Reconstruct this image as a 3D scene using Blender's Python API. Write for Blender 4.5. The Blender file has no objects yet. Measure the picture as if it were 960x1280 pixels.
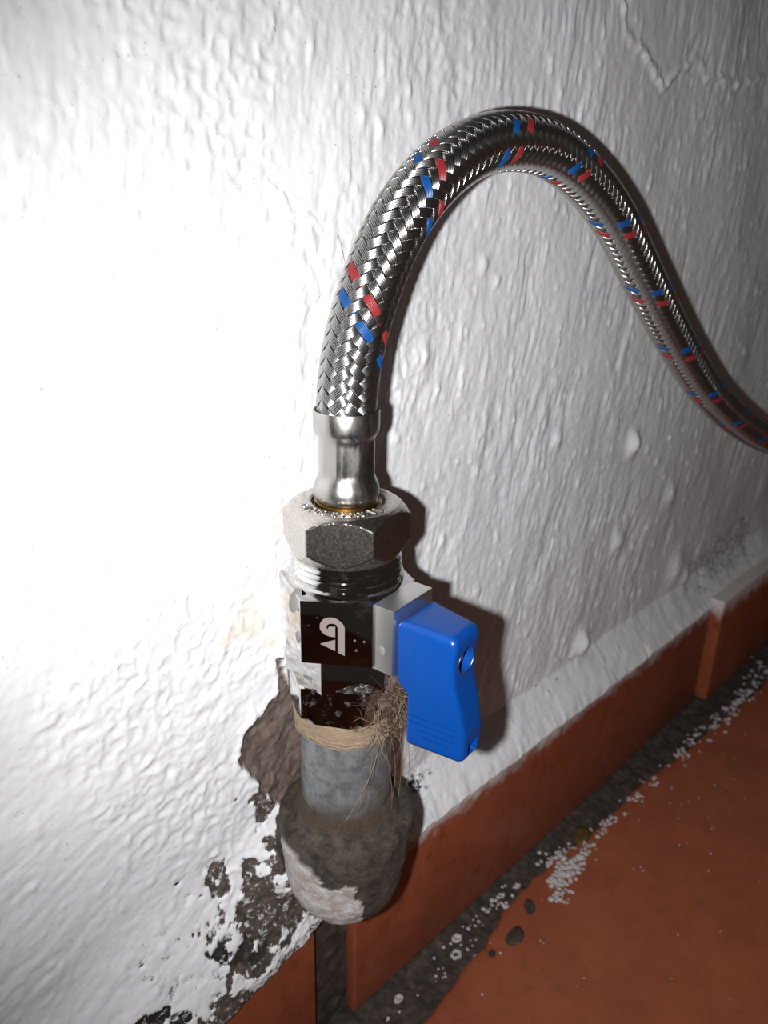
import bpy, bmesh, math, random
import numpy as np
from mathutils import Matrix, Vector

# ------------------------------------------------------------------ units
# everything below is written in millimetres around the union nut, MM / ZF turn it into metres above the floor
MM = 0.001
ZF = 171.5                                   # floor lies 171.5 mm below the nut
scene = bpy.context.scene
COL = scene.collection
PI = math.pi
rng = np.random.default_rng(7)
random.seed(7)

def unit(v):
    v = np.asarray(v, float)
    return v / np.linalg.norm(v)

# ------------------------------------------------------------------ camera
FPX = 960.0
Zc = unit([50, -2500, -960]); Xc = np.array([1020, -348, 960.0]); Xc = unit(Xc - Zc * (Xc @ Zc)); Yc = np.cross(Zc, Xc)
RW = np.stack([Xc, Yc, Zc])                  # camera space -> room space
CAM = -RW @ (166.0 * np.array([-47 / FPX, 10 / FPX, 1.0]))
cam_data = bpy.data.cameras.new('camera')
cam = bpy.data.objects.new('camera', cam_data)
COL.objects.link(cam)
right, down, fwd = RW @ [1, 0, 0], RW @ [0, 1, 0], RW @ [0, 0, 1]
M = Matrix(((right[0], -down[0], -fwd[0], CAM[0] * MM),
            (right[1], -down[1], -fwd[1], CAM[1] * MM),
            (right[2], -down[2], -fwd[2], (CAM[2] + ZF) * MM),
            (0, 0, 0, 1)))
cam.matrix_world = M
cam_data.sensor_fit = 'VERTICAL'; cam_data.sensor_height = 32; cam_data.lens = 24
cam_data.clip_start = 0.005; cam_data.clip_end = 50
cam_data.dof.use_dof = True; cam_data.dof.focus_distance = 0.168; cam_data.dof.aperture_fstop = 20
scene.camera = cam

# ------------------------------------------------------------------ world, flash, exposure
world = bpy.data.worlds.new('dim_room'); scene.world = world; world.use_nodes = True
world.node_tree.nodes['Background'].inputs[0].default_value = (0.9, 0.72, 0.62, 1)
world.node_tree.nodes['Background'].inputs[1].default_value = 0.028
fl = bpy.data.lights.new('phone_flash', 'SPOT')
fl.spot_size = math.radians(122); fl.spot_blend = 1.0
fl.energy = 2.4; fl.shadow_soft_size = 0.0022; fl.color = (0.985, 0.985, 1.0)
flo = bpy.data.objects.new('phone_flash', fl); COL.objects.link(flo)
FP = CAM + RW @ np.array([-14.5, 4.5, 2.0])
flo.matrix_world = Matrix.Translation((FP[0] * MM, FP[1] * MM, (FP[2] + ZF) * MM)) @ M.to_3x3().to_4x4() @ Matrix.Rotation(math.radians(-18), 4, 'Y')
scene.view_settings.view_transform = 'Standard'
scene.view_settings.look = 'None'
scene.view_settings.gamma = 1.0
scene.view_settings.use_curve_mapping = False
scene.view_settings.exposure = 0.0

# ------------------------------------------------------------------ mesh helpers
def link(name, me, mat, parent=None):
    o = bpy.data.objects.new(name, me); COL.objects.link(o)
    if mat is not None and not me.materials: me.materials.append(mat)
    if parent is not None:
        o.parent = parent
        o.matrix_parent_inverse = parent.matrix_basis.inverted()
    return o

def W(v):
    v = np.asarray(v, float).reshape(-1, 3).copy(); v[:, 2] += ZF
    return v * MM

def mesh_np(name, verts, faces, mat, parent=None, smooth=True, sharp=None, attrs=None, uv=None):
    me = bpy.data.meshes.new(name)
    verts = W(verts); faces = np.asarray(faces, np.int32)
    nf, k = faces.shape
    me.vertices.add(len(verts)); me.vertices.foreach_set('co', verts.astype(np.float32).ravel())
    me.loops.add(nf * k); me.loops.foreach_set('vertex_index', faces.ravel())
    me.polygons.add(nf); me.polygons.foreach_set('loop_start', np.arange(0, nf * k, k, dtype=np.int32))
    me.update(calc_edges=True)
    if attrs:
        for an, av in attrs.items():
            at = me.attributes.new(an, 'FLOAT', 'POINT'); at.data.foreach_set('value', np.asarray(av, np.float32).ravel())
    if uv is not None:
        l = me.uv_layers.new(name='UVMap'); l.data.foreach_set('uv', np.asarray(uv, np.float32)[faces.ravel()].ravel())
    me.validate()
    if smooth:
        me.shade_smooth()
        if sharp: me.set_sharp_from_angle(angle=math.radians(sharp))
    return link(name, me, mat, parent)

def grid_faces(nu, nv, closed_v=False):
    i = np.arange(nu - 1)[:, None]; m = nv if closed_v else nv - 1
    j = np.arange(m)[None, :]; j2 = (j + 1) % nv
    return np.stack([i * nv + j, i * nv + j2, (i + 1) * nv + j2, (i + 1) * nv + j], -1).reshape(-1, 4)

def bm_obj(name, bm, mat, parent=None, smooth=True, sharp=30):
    for v in bm.verts: v.co = Vector((v.co.x * MM, v.co.y * MM, (v.co.z + ZF) * MM))
    bmesh.ops.recalc_face_normals(bm, faces=bm.faces)
    me = bpy.data.meshes.new(name); bm.to_mesh(me); bm.free()
    if smooth:
        me.shade_smooth(); me.set_sharp_from_angle(angle=math.radians(sharp))
    return link(name, me, mat, parent)

def lathe(prof, n=96, radial=None, cap=True, centre=(0, 0)):
    """prof: list of (r, z) from bottom to top; radial(theta, z, r)->r"""
    th = np.linspace(0, 2 * PI, n, endpoint=False)
    P = np.asarray(prof, float)
    r = np.repeat(P[:, :1], n, 1); z = np.repeat(P[:, 1:], n, 1); T = np.repeat(th[None], len(P), 0)
    if radial is not None: r = radial(T, z, r)
    v = np.stack([centre[0] + r * np.cos(T), centre[1] + r * np.sin(T), z], -1).reshape(-1, 3)
    f = grid_faces(len(P), n, True)
    if cap:
        k = len(v); v = np.vstack([v, [[centre[0], centre[1], P[0, 1]], [centre[0], centre[1], P[-1, 1]]]])
        a = np.arange(n); b = (a + 1) % n; o = (len(P) - 1) * n
        f = np.vstack([f, np.stack([b, a, np.full(n, k), np.full(n, k)], -1), np.stack([o + a, o + b, np.full(n, k + 1), np.full(n, k + 1)], -1)])
    return v, f

def tri_fix(v, f):
    """lathe caps give degenerate quads; split into a bmesh"""
    bm = bmesh.new(); vs = [bm.verts.new(p) for p in v]
    for q in f:
        q = list(dict.fromkeys(int(x) for x in q))
        if len(q) >= 3:
            try: bm.faces.new([vs[x] for x in q])
            except ValueError: pass
    return bm

def lathe_obj(name, prof, mat, parent=None, n=96, radial=None, sharp=30, centre=(0, 0)):
    return bm_obj(name, tri_fix(*lathe(prof, n, radial, True, centre)), mat, parent, True, sharp)

def prism_bm(bm, poly, z0, z1, bev=0.3, seg=2):
    b = bmesh.new()
    lo = [b.verts.new((p[0], p[1], z0)) for p in poly]; hi = [b.verts.new((p[0], p[1], z1)) for p in poly]
    n = len(poly)
    b.faces.new(lo[::-1]); b.faces.new(hi)
    for i in range(n): b.faces.new((lo[i], lo[(i + 1) % n], hi[(i + 1) % n], hi[i]))
    if bev: bmesh.ops.bevel(b, geom=list(b.edges), offset=bev, segments=seg, affect='EDGES', profile=0.6)
    me = bpy.data.meshes.new('tmp'); b.to_mesh(me); b.free(); bm.from_mesh(me); bpy.data.meshes.remove(me)

def tube_np(path, rad, n=5):
    """polyline tube -> verts, faces"""
    P = np.asarray(path, float); t = np.gradient(P, axis=0); t /= np.linalg.norm(t, axis=1)[:, None] + 1e-9
    up = np.array([0.3, 0.2, 1.0]); a = np.cross(t, up); a /= np.linalg.norm(a, axis=1)[:, None] + 1e-9; b = np.cross(t, a)
    th = np.linspace(0, 2 * PI, n, endpoint=False)
    r = np.broadcast_to(np.asarray(rad, float), (len(P),))
    v = P[:, None] + r[:, None, None] * (a[:, None] * np.cos(th)[None, :, None] + b[:, None] * np.sin(th)[None, :, None])
    return v.reshape(-1, 3), grid_faces(len(P), n, True)

def merge(parts):
    V, F, k = [], [], 0
    for v, f in parts: V.append(v); F.append(f + k); k += len(v)
    return np.vstack(V), np.vstack(F)

def thing(name, loc, label, cat, group=None):
    o = bpy.data.objects.new(name, None); COL.objects.link(o)
    o.empty_display_size = 0.01
    o.location = W(loc)[0]; o.matrix_basis = Matrix.Translation(W(loc)[0])
    o['label'] = label; o['category'] = cat
    if group: o['group'] = group
    return o

def tag(o, label, cat=None, kind=None, group=None):
    o['label'] = label
    if cat: o['category'] = cat
    if kind: o['kind'] = kind
    if group: o['group'] = group
    return o

# lattice noise -----------------------------------------------------
_T = rng.random((256, 256))
def vnoise(x, y, seed=0):
    x = np.asarray(x, float) + seed * 17.37; y = np.asarray(y, float) + seed * 31.71
    xi = np.floor(x).astype(int); yi = np.floor(y).astype(int); fx = x - xi; fy = y - yi
    fx = fx * fx * fx * (fx * (fx * 6 - 15) + 10); fy = fy * fy * fy * (fy * (fy * 6 - 15) + 10)
    g = lambda a, b: _T[a & 255, b & 255]
    return ((g(xi, yi) * (1 - fx) + g(xi + 1, yi) * fx) * (1 - fy) + (g(xi, yi + 1) * (1 - fx) + g(xi + 1, yi + 1) * fx) * fy) * 2 - 1
def fbm(x, y, seed=0, o=4):
    s = 0; a = 1.0; t = 0
    for k in range(o):
        s = s + a * vnoise(x * 2 ** k, y * 2 ** k, seed + k * 3); t += a; a *= 0.5
    return s / t
def sstep(a, b, x):
    t = np.clip((np.asarray(x, float) - a) / (b - a), 0, 1); return t * t * (3 - 2 * t)
def poly_sd(x, y, poly):
    """signed distance, negative inside"""
    d = np.full(x.shape, 1e9); ins = np.zeros(x.shape, bool); n = len(poly)
    for i in range(n):
        ax, ay = poly[i]; bx, by = poly[(i + 1) % n]; ex, ey = bx - ax, by - ay
        t = np.clip(((x - ax) * ex + (y - ay) * ey) / (ex * ex + ey * ey), 0, 1)
        d = np.minimum(d, np.hypot(x - ax - t * ex, y - ay - t * ey))
        c = ((ay > y) != (by > y)) & (x < (bx - ax) * (y - ay) / (by - ay + 1e-12) + ax); ins ^= c
    return np.where(ins, -d, d)
def line_d(x, y, pts):
    d = np.full(x.shape, 1e9)
    for (ax, ay), (bx, by) in zip(pts[:-1], pts[1:]):
        ex, ey = bx - ax, by - ay; t = np.clip(((x - ax) * ex + (y - ay) * ey) / (ex * ex + ey * ey), 0, 1)
        d = np.minimum(d, np.hypot(x - ax - t * ex, y - ay - t * ey))
    return d

# ------------------------------------------------------------------ material helpers
class Mat:
    def __init__(s, name, base=(0.8, 0.8, 0.8), rough=0.5, metal=0.0, spec=0.5):
        s.m = bpy.data.materials.new(name); s.m.use_nodes = True; s.t = s.m.node_tree; s.n = s.t.nodes
        s.b = s.n['Principled BSDF']
        s.b.inputs['Base Color'].default_value = (*base, 1); s.b.inputs['Roughness'].default_value = rough
        s.b.inputs['Metallic'].default_value = metal; s.b.inputs['Specular IOR Level'].default_value = spec
        s.co = None
    def L(s, a, b): s.t.links.new(a, b)
    def coord(s):
        if s.co is None:
            s.co = s.n.new('ShaderNodeNewGeometry').outputs['Position']   # room position in metres: meshes stand in room space
        return s.co
    def noise(s, scale, detail=4, rough=0.55, stretch=None, vec=None):
        """scale in features per metre"""
        v = vec if vec is not None else s.coord()
        if stretch:
            mp = s.n.new('ShaderNodeMapping'); mp.inputs['Scale'].default_value = stretch; s.L(v, mp.inputs['Vector']); v = mp.outputs[0]
        t = s.n.new('ShaderNodeTexNoise'); t.inputs['Scale'].default_value = scale; t.inputs['Detail'].default_value = detail
        t.inputs['Roughness'].default_value = rough; s.L(v, t.inputs['Vector']); return t.outputs['Fac']
    def ramp(s, fac, stops):
        r = s.n.new('ShaderNodeValToRGB'); e = r.color_ramp.elements
        while len(e) < len(stops): e.new(0.5)
        for k, (p, c) in zip(e, stops): k.position = p; k.color = (*c, 1) if len(c) == 3 else c
        s.L(fac, r.inputs[0]); return r.outputs[0]
    def grey(s, fac, a, b, lo=0.0, hi=1.0):
        r = s.n.new('ShaderNodeMapRange'); r.inputs['From Min'].default_value = a; r.inputs['From Max'].default_value = b
        r.inputs['To Min'].default_value = lo; r.inputs['To Max'].default_value = hi; s.L(fac, r.inputs['Value']); return r.outputs[0]
    def mix(s, fac, a, b):
        x = s.n.new('ShaderNodeMix'); x.data_type = 'RGBA'
        if isinstance(fac, (int, float)): x.inputs[0].default_value = fac
        else: s.L(fac, x.inputs[0])
        for i, c in ((6, a), (7, b)):
            if isinstance(c, tuple): x.inputs[i].default_value = (*c, 1)
            else: s.L(c, x.inputs[i])
        return x.outputs[2]
    def math(s, op, a, b=None):
        x = s.n.new('ShaderNodeMath'); x.operation = op
        for i, c in ((0, a), (1, b)):
            if c is None: continue
            if isinstance(c, (int, float)): x.inputs[i].default_value = c
            else: s.L(c, x.inputs[i])
        return x.outputs[0]
    def attr(s, name):
        a = s.n.new('ShaderNodeAttribute'); a.attribute_name = name; return a.outputs['Fac']
    def col(s, c): s.L(c, s.b.inputs['Base Color'])
    def rough(s, c): s.L(c, s.b.inputs['Roughness'])
    def bump(s, h, dist_mm, strength=1.0):
        b = s.n.new('ShaderNodeBump'); b.inputs['Distance'].default_value = dist_mm * MM; b.inputs['Strength'].default_value = strength
        s.L(h, b.inputs['Height']); s.L(b.outputs[0], s.b.inputs['Normal'])

# plaster -----------------------------------------------------------
P = Mat('white_painted_plaster', rough=0.42)
c = P.mix(P.grey(P.noise(60, 5), 0.35, 0.7), (0.82, 0.82, 0.83), (0.76, 0.76, 0.77))
c = P.mix(P.attr('yellow'), c, (0.62, 0.47, 0.27))
dirt_n = P.ramp(P.noise(420, 6, 0.7), [(0.3, (0.030, 0.024, 0.020)), (0.55, (0.085, 0.062, 0.050)), (0.8, (0.19, 0.15, 0.125))])
def broken(name, scale, gain=1.5):
    n_ = P.grey(P.noise(scale, 5, 0.72), 0.25, 0.75, -1.0, 1.0)
    return P.grey(P.math('ADD', P.math('MULTIPLY', P.attr(name), gain), P.math('MULTIPLY', n_, 0.75)), 0.45, 0.85)
f_dirt = broken('dirt', 560, 0.98)
c = P.mix(f_dirt, c, dirt_n)
mas = P.ramp(P.noise(300, 6, 0.65), [(0.25, (0.06, 0.042, 0.034)), (0.5, (0.14, 0.10, 0.082)), (0.72, (0.21, 0.165, 0.14)), (0.8, (0.5, 0.42, 0.36))])
c = P.mix(P.attr('masonry'), c, mas)
c = P.mix(broken('mould', 620, 1.12), c, (0.022, 0.02, 0.017))
P.col(c)
P.rough(P.grey(P.math('MAXIMUM', P.attr('masonry'), f_dirt), 0, 1, 0.40, 0.9))
P.bump(P.math('ADD', P.noise(900, 4, 0.6), P.math('MULTIPLY', P.noise(2600, 3), 0.35)), 0.14, 0.55)

# terracotta --------------------------------------------------------
def terracotta(name, a, b, rough, smear_z=None, grime=0.25):
    T = Mat(name, rough=rough)
    c = T.mix(T.grey(T.noise(38, 6, 0.65), 0.32, 0.68), a, b)
    c = T.mix(T.grey(T.noise(150, 6, 0.75), 0.54, 0.72, 0, grime), c, (0.055, 0.022, 0.012))
    c = T.mix(T.grey(T.noise(520, 3, 0.6), 0.70, 0.78, 0, 0.35), c, (0.42, 0.34, 0.29))
    if smear_z is not None:
        sz = T.n.new('ShaderNodeSeparateXYZ'); T.L(T.coord(), sz.inputs[0])
        h = T.math('ADD', sz.outputs[2], T.math('MULTIPLY', T.grey(T.noise(170, 5, 0.65), 0.3, 0.7, -1, 1), 0.0035))
        c = T.mix(T.grey(h, smear_z - 0.0055, smear_z + 0.0005, 0, 0.8), c, (0.62, 0.60, 0.59))
    T.col(c); T.rough(T.grey(T.noise(90, 4), 0.3, 0.7, rough - 0.1, rough + 0.15)); T.bump(T.noise(700, 4, 0.6), 0.05, 0.6)
    return T.m
M_TILE = terracotta('terracotta_floor_tile', (0.33, 0.095, 0.042), (0.27, 0.072, 0.033), 0.42)
M_BASE = terracotta('terracotta_baseboard_tile', (0.31, 0.083, 0.036), (0.23, 0.056, 0.025), 0.36, (ZF - 117.5) * MM, 0.6)
D = Mat('dark_grimy_grout', rough=0.85)
D.col(D.ramp(D.noise(260, 6, 0.7), [(0.3, (0.018, 0.014, 0.012)), (0.55, (0.055, 0.040, 0.032)), (0.8, (0.15, 0.11, 0.09))]))
D.bump(D.noise(600, 5, 0.65), 0.5, 0.8)
M_DIRT = D.m
K = Mat('plaster_crumb', (0.68, 0.67, 0.68), 0.7); K.col(K.mix(K.noise(900), (0.60, 0.565, 0.565), (0.40, 0.355, 0.345)))
M_CRUMB = K.m

# metals ------------------------------------------------------------
X = Mat('chrome_plated_brass', (0.60, 0.59, 0.575), 0.07, 1.0)
X.rough(X.grey(X.noise(260, 5, 0.65), 0.45, 0.75, 0.05, 0.22)); X.bump(X.noise(200, 3), 0.02, 0.25)
M_CHROME = X.m
X = Mat('satin_chrome', (0.80, 0.79, 0.77), 0.36, 1.0); X.bump(X.noise(900, 3), 0.02, 0.4); M_SATIN = X.m
X = Mat('limescaled_chrome', (0.6, 0.59, 0.57), 0.12, 1.0)
sp = X.grey(X.noise(420, 6, 0.7), 0.52, 0.64)
X.col(X.mix(sp, (0.62, 0.61, 0.59), (0.36, 0.35, 0.33))); X.rough(X.math('ADD', X.math('MULTIPLY', sp, 0.42), 0.09)); X.bump(X.noise(700, 4), 0.05, 0.4)
M_SCALE = X.m
X = Mat('nickel_plated_nut', (0.56, 0.53, 0.48), 0.24, 1.0)
sp = X.noise(2600, 4, 0.65)
X.col(X.mix(X.grey(sp, 0.4, 0.62), (0.62, 0.585, 0.53), (0.47, 0.44, 0.395))); X.rough(X.grey(X.noise(1900, 3), 0.35, 0.7, 0.22, 0.30)); X.bump(sp, 0.012, 0.6)
M_NUT = X.m
X = Mat('stainless_crimp_sleeve', (0.47, 0.455, 0.43), 0.3, 1.0)
X.rough(X.grey(X.noise(420, 5, 0.6, (1, 1, 0.35)), 0.35, 0.7, 0.24, 0.42)); X.bump(X.noise(700, 3, 0.6, (1, 1, 0.25)), 0.05, 0.5)
M_STEEL = X.m
M_BRASS = Mat('brass', (0.42, 0.27, 0.105), 0.3, 1.0).m
X = Mat('stainless_braid_wire', (0.47, 0.46, 0.445), 0.24, 1.0); M_WIRE = X.m
M_RED = Mat('red_braid_thread', (0.24, 0.019, 0.022), 0.42, 0.0, 0.6).m
M_BLUE_T = Mat('blue_braid_thread', (0.003, 0.062, 0.225), 0.4, 0.0, 0.6).m
M_RUBBER = Mat('dark_rubber', (0.012, 0.011, 0.011), 0.6).m
X = Mat('blue_plastic', (0.002, 0.085, 0.52), 0.33, 0.0, 0.5)
X.col(X.mix(X.grey(X.noise(70, 4), 0.35, 0.7), (0.001, 0.050, 0.255), (0.001, 0.043, 0.225))); X.bump(X.noise(500, 2), 0.02, 0.3)
M_BLUE = X.m
X = Mat('galvanised_steel', (0.3, 0.31, 0.32), 0.5, 0.65)
c = X.mix(X.grey(X.noise(330, 6, 0.7), 0.4, 0.66), (0.34, 0.355, 0.365), (0.17, 0.175, 0.18))
c = X.mix(X.grey(X.noise(800, 5, 0.7, (1, 1, 0.15)), 0.56, 0.68, 0, 0.7), c, (0.42, 0.42, 0.41))
zz = X.n.new('ShaderNodeSeparateXYZ'); X.L(X.coord(), zz.inputs[0])
low = X.grey(X.math('ADD', zz.outputs[2], X.math('MULTIPLY', X.noise(200, 3), 0.004)), (ZF - 71) * MM, (ZF - 65) * MM, 0.85, 0.0)
c = X.mix(low, c, (0.13, 0.085, 0.05))
X.col(c); X.rough(X.grey(X.noise(300, 4), 0.3, 0.7, 0.38, 0.6)); X.bump(X.noise(700, 4), 0.08, 0.5)
M_GALV = X.m
X = Mat('matt_etched_mark', (0.225, 0.185, 0.168), 0.55, 0.2); M_MARK = X.m
X = Mat('hemp_fibre', (0.36, 0.25, 0.145), 0.6); X.col(X.mix(X.noise(600, 4), (0.35, 0.265, 0.18), (0.19, 0.13, 0.085))); M_HEMP = X.m
X = Mat('soiled_hemp', (0.10, 0.065, 0.045), 0.7); X.col(X.mix(X.noise(600, 4), (0.10, 0.062, 0.042), (0.025, 0.014, 0.011))); X.bump(X.noise(900, 4, 0.6, (1, 1, 0.4)), 0.3, 0.8); M_HEMP_D = X.m
X = Mat('rusty_elbow_with_paint', (0.1, 0.08, 0.07), 0.72, 0.0)
c = X.mix(X.grey(X.noise(230, 7, 0.75), 0.36, 0.64), (0.026, 0.019, 0.015), (0.135, 0.104, 0.078))
c = X.mix(X.grey(X.noise(700, 4, 0.7), 0.62, 0.72, 0, 0.5), c, (0.20, 0.17, 0.14))
ez = X.n.new('ShaderNodeSeparateXYZ'); X.L(X.coord(), ez.inputs[0])
ring = X.grey(X.math('ADD', ez.outputs[2], X.math('MULTIPLY', X.noise(260, 3), 0.003)), (ZF - 74.6) * MM, (ZF - 72.6) * MM, 0.0, 0.7)
c = X.mix(ring, c, (0.085, 0.055, 0.034))
c = X.mix(X.grey(X.noise(1100, 4, 0.75), 0.55, 0.68, 0, 0.7), c, (0.018, 0.013, 0.011))
pnt = X.attr('paint'); pn = X.noise(360, 5, 0.7)
c = X.mix(pnt, c, X.mix(X.grey(pn, 0.42, 0.6), (0.80, 0.775, 0.755), (0.58, 0.475, 0.42)))
X.col(c); X.bump(X.math('ADD', X.noise(560, 7, 0.8), X.math('MULTIPLY', pnt, 0.6)), 1.3, 1.0)
M_ELBOW = X.m
X = Mat('grey_putty_smear', (0.17, 0.168, 0.155), 0.6); X.bump(X.noise(800, 4), 0.1, 0.6); M_PUTTY = X.m
M_DROP = Mat('dried_water_drop', (0.07, 0.066, 0.063), 0.35).m

# ------------------------------------------------------------------ wall
WALL_Y = 18.0; BASE_Y = 8.0; BASE_TOP = -117.5
def axis(segs):
    out = [segs[0][0]]
    for a, b, d in segs:
        n = max(1, int(round((b - a) / d))); out += list(a + (b - a) * (np.arange(n) + 1) / n)
    return np.array(out)
xs = axis([(-420, -110, 8), (-110, -84, 1.0), (-84, 40, 0.4), (40, 120, 0.5), (120, 230, 0.75), (230, 400, 1.3), (400, 800, 8)])
vz = axis([(0, 42, 0.4), (42, 225, 0.48), (225, 265, 1.0), (265, 480, 7)])           # height above the plaster's lower edge
XX, VV = np.meshgrid(xs, vz, indexing='ij')
zb = np.where(XX < 3, -123 + np.clip(XX + 4, -60, 0) * 0.22, BASE_TOP + 0.6) + 1.1 * fbm(XX / 9, XX * 0, 40) + 0.5 * vnoise(XX / 2.2, XX * 0, 41)
zb = zb + (BASE_TOP + 0.6 - zb) * sstep(-7, 6, XX) * (XX < 6)
zs_ = np.where(XX < 3, -123 + np.clip(XX + 4, -60, 0) * 0.22, BASE_TOP + 0.6); zs_ = zs_ + (BASE_TOP + 0.6 - zs_) * sstep(-7, 6, XX) * (XX < 6)
ZZ = zs_ + VV + (zb - zs_) * (1 - sstep(0, 6, VV))
# profile: the plaster runs out over the tiles in a ledge at the foot of the wall
leftw = 1 - sstep(-10, 25, XX)
led_top = 15.5 + 26 * leftw + 1.5 * fbm(XX / 14, VV * 0, 3)
q = np.clip(VV / led_top, 0, 1)
prof = np.where(leftw > 0.5, sstep(0, 1, q) ** 0.9, q ** 1.15 * (1.35 - 0.35 * q))
prof = np.clip(prof, 0, 1)
YY = (BASE_Y - 0.7) + (WALL_Y - BASE_Y + 0.7) * prof
# relief, mm towards the room
low = 1.5 * fbm(XX / 55, ZZ / 60, 5, 3)
wx = XX + 2.5 * fbm(XX / 20, ZZ / 26, 8, 3)
lean = -0.18 * ZZ + 0.0006 * ZZ ** 2
streak = 0.62 * fbm((wx + lean) / 4.4, ZZ / 15, 11, 3) + 0.26 * fbm((wx + lean) / 1.5, ZZ / 7, 15, 2)
ca, sa = math.cos(math.radians(24)), math.sin(math.radians(24))
u_, w_ = XX * ca + ZZ * sa, -XX * sa + ZZ * ca
brush = 0.55 * fbm(u_ / 20, w_ / 3.6, 21, 3) + 0.2 * fbm(u_ / 8, w_ / 1.6, 24, 2)
lowleft = sstep(-20, -75, ZZ + 0.5 * XX) * (1 - sstep(0, 40, XX))
wr = 1 - np.abs(fbm(XX / 3.3, ZZ / 3.3, 31, 2)) * 2.2
wrink = 0.34 * wr * sstep(0.0, 0.35, fbm(XX / 26 + 2, ZZ / 26, 34, 2) + 0.1)
amp = 0.48 + 0.17 * sstep(0, 120, XX)
onwall = sstep(0.75, 1.25, VV / led_top) * (1 - leftw) + leftw
rel = low + amp * onwall * (0.45 + 0.9 * sstep(-0.3, 0.4, fbm(XX / 18, ZZ / 22, 38, 3))) * (streak * (1 - lowleft) + brush * lowleft) + 0.95 * wrink * (1 - sstep(20, 80, XX)) + 0.12 * fbm(XX / 1.7, ZZ / 1.7, 36, 2) + (1 - onwall) * 0.5 * fbm(XX / 8, ZZ / 6, 39, 4)
# paint blobs
for k in range(2000):
    bx = rng.uniform(-84, 330); bz = rng.uniform(-112, 140); br = rng.uniform(0.35, 1.0) * (1 + 0.5 * rng.random() ** 4); ba = rng.uniform(0.12, 0.55) * br; el = rng.uniform(1, 2.2)
    i0, i1 = np.searchsorted(xs, [bx - 3 * br, bx + 3 * br]); 
    if i1 - i0 < 2: continue
    zz0 = ZZ[i0]; j0, j1 = np.searchsorted(zz0, [bz - 3 * br * el, bz + 3 * br * el])
    if j1 - j0 < 2: continue
    sx = XX[i0:i1, j0:j1] - bx; sz = (ZZ[i0:i1, j0:j1] - bz) / el
    rel[i0:i1, j0:j1] += ba * np.exp(-(sx * sx + sz * sz) / (br * br))
for bx, bz, br, ba in [(164, -17.8, 3.6, 3.2), (142.8, -96, 4.2, 3.4), (163, -58, 3.5, 1.6), (205, -48, 4, 1.6), (225, -90, 7, 2.6), (236, -97, 5, 2.5), (110, -6, 2.4, 1.2), (44, 28, 2.2, 1.0), (66, 50, 2.0, 1.0)]:
    rel += ba * np.exp(-((XX - bx) ** 2 + ((ZZ - bz) / 1.25) ** 2) / (br * br))
for pts, a, wd in [([(117, 124), (124, 112), (138, 108), (151.7, 101.5), (158, 106), (171.4, 111.5), (182, 108), (201.5, 108), (233, 113), (270, 108)], 1.0, 1.3),
                   ([(-5, 67), (-2.6, 66), (1.4, 62), (4, 61.5), (8.3, 58)], 0.55, 0.6), ([(-30, 60), (-17, 57), (-8, 58.5)], 0.4, 0.6), ([(-30, 54), (-22, 52)], 0.4, 0.5)]:
    d = line_d(XX + 1.2 * fbm(XX / 5, ZZ / 5, 51, 2), ZZ + 1.2 * fbm(XX / 5, ZZ / 5, 53, 2), pts)
    rel += a * np.exp(-(d / wd) ** 2) * (0.7 + 0.6 * vnoise(XX / 2.5, ZZ / 2.5, 55)) - 0.5 * a * np.exp(-((d - 1.6 * wd) / wd) ** 2) * 0.3
# where plaster has come away round the pipe
nz = fbm(XX / 5, ZZ / 5, 61, 4)
nf = fbm(XX / 1.8, ZZ / 1.8, 63, 3)
hole = [(-6.5, -40), (-3.5, -49), (8, -36), (22, -40), (26, -80), (30, -100), (12, -112), (0, -104), (-6, -87), (-8, -83), (-12, -77), (-19, -64.5), (-17.5, -56), (-10, -53), (-6, -49)]
sd = poly_sd(XX, ZZ, hole) + 1.5 * nz + 0.6 * nf
masonry = 1 - sstep(-0.25, 0.25, sd)
rel = rel * (1 - 0.75 * masonry) - 1.9 * masonry * (0.55 + 0.45 * sstep(0, 5, -sd)) + masonry * (0.9 * fbm(XX / 4, ZZ / 4, 66, 4) + 0.3 * fbm(XX / 1.1, ZZ / 1.1, 68, 2))
rel += 0.5 * np.exp(-((sd - 0.8) / 0.9) ** 2) * (XX < 4)
rel += 2.2 * np.exp(-((XX + 3) / 6) ** 2 - ((ZZ + 30) / 12) ** 2)           # plaster pushed up against the valve
rel += 5.5 * np.exp(-((XX + 9) / 7.5) ** 2 - ((ZZ + 97) / 9) ** 2)
def blob(cx, cz, rx, rz, k=0.5): return ((XX - cx) / rx) ** 2 + ((ZZ - cz) / rz) ** 2 - 1 + k * 2.4 * nz + k * 1.0 * nf
dirt = np.zeros_like(XX)
for b in [(-14, -84, 4.5, 6), (-9, -90, 3, 6), (-19, -111, 6, 5), (-10, -115, 4, 3.5), (-25, -118, 6, 5), (-34, -127, 10, 4), (14, -113, 14, 8)]:
    dirt = np.maximum(dirt, 1 - sstep(-0.12, 0.12, blob(*b, 0.9)))
zone = np.exp(-(((XX + 16) / 24) ** 2 + ((ZZ + 108) / 22) ** 2)) 
dirt = np.maximum(dirt, sstep(0.30, 0.40, zone * 0.75 + 0.6 * fbm(XX / 3.2, ZZ / 3.2, 71, 5) - 0.2))
dirt = np.maximum(dirt, 0.75 * sstep(0.25, 0.5, np.exp(-((VV - 0) / 3.5) ** 2) * 0.75 + 0.6 * fbm(XX / 2.6, ZZ / 2.6, 74, 4) - 0.12) * (XX < 4))
mould = np.zeros_like(XX)
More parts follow.
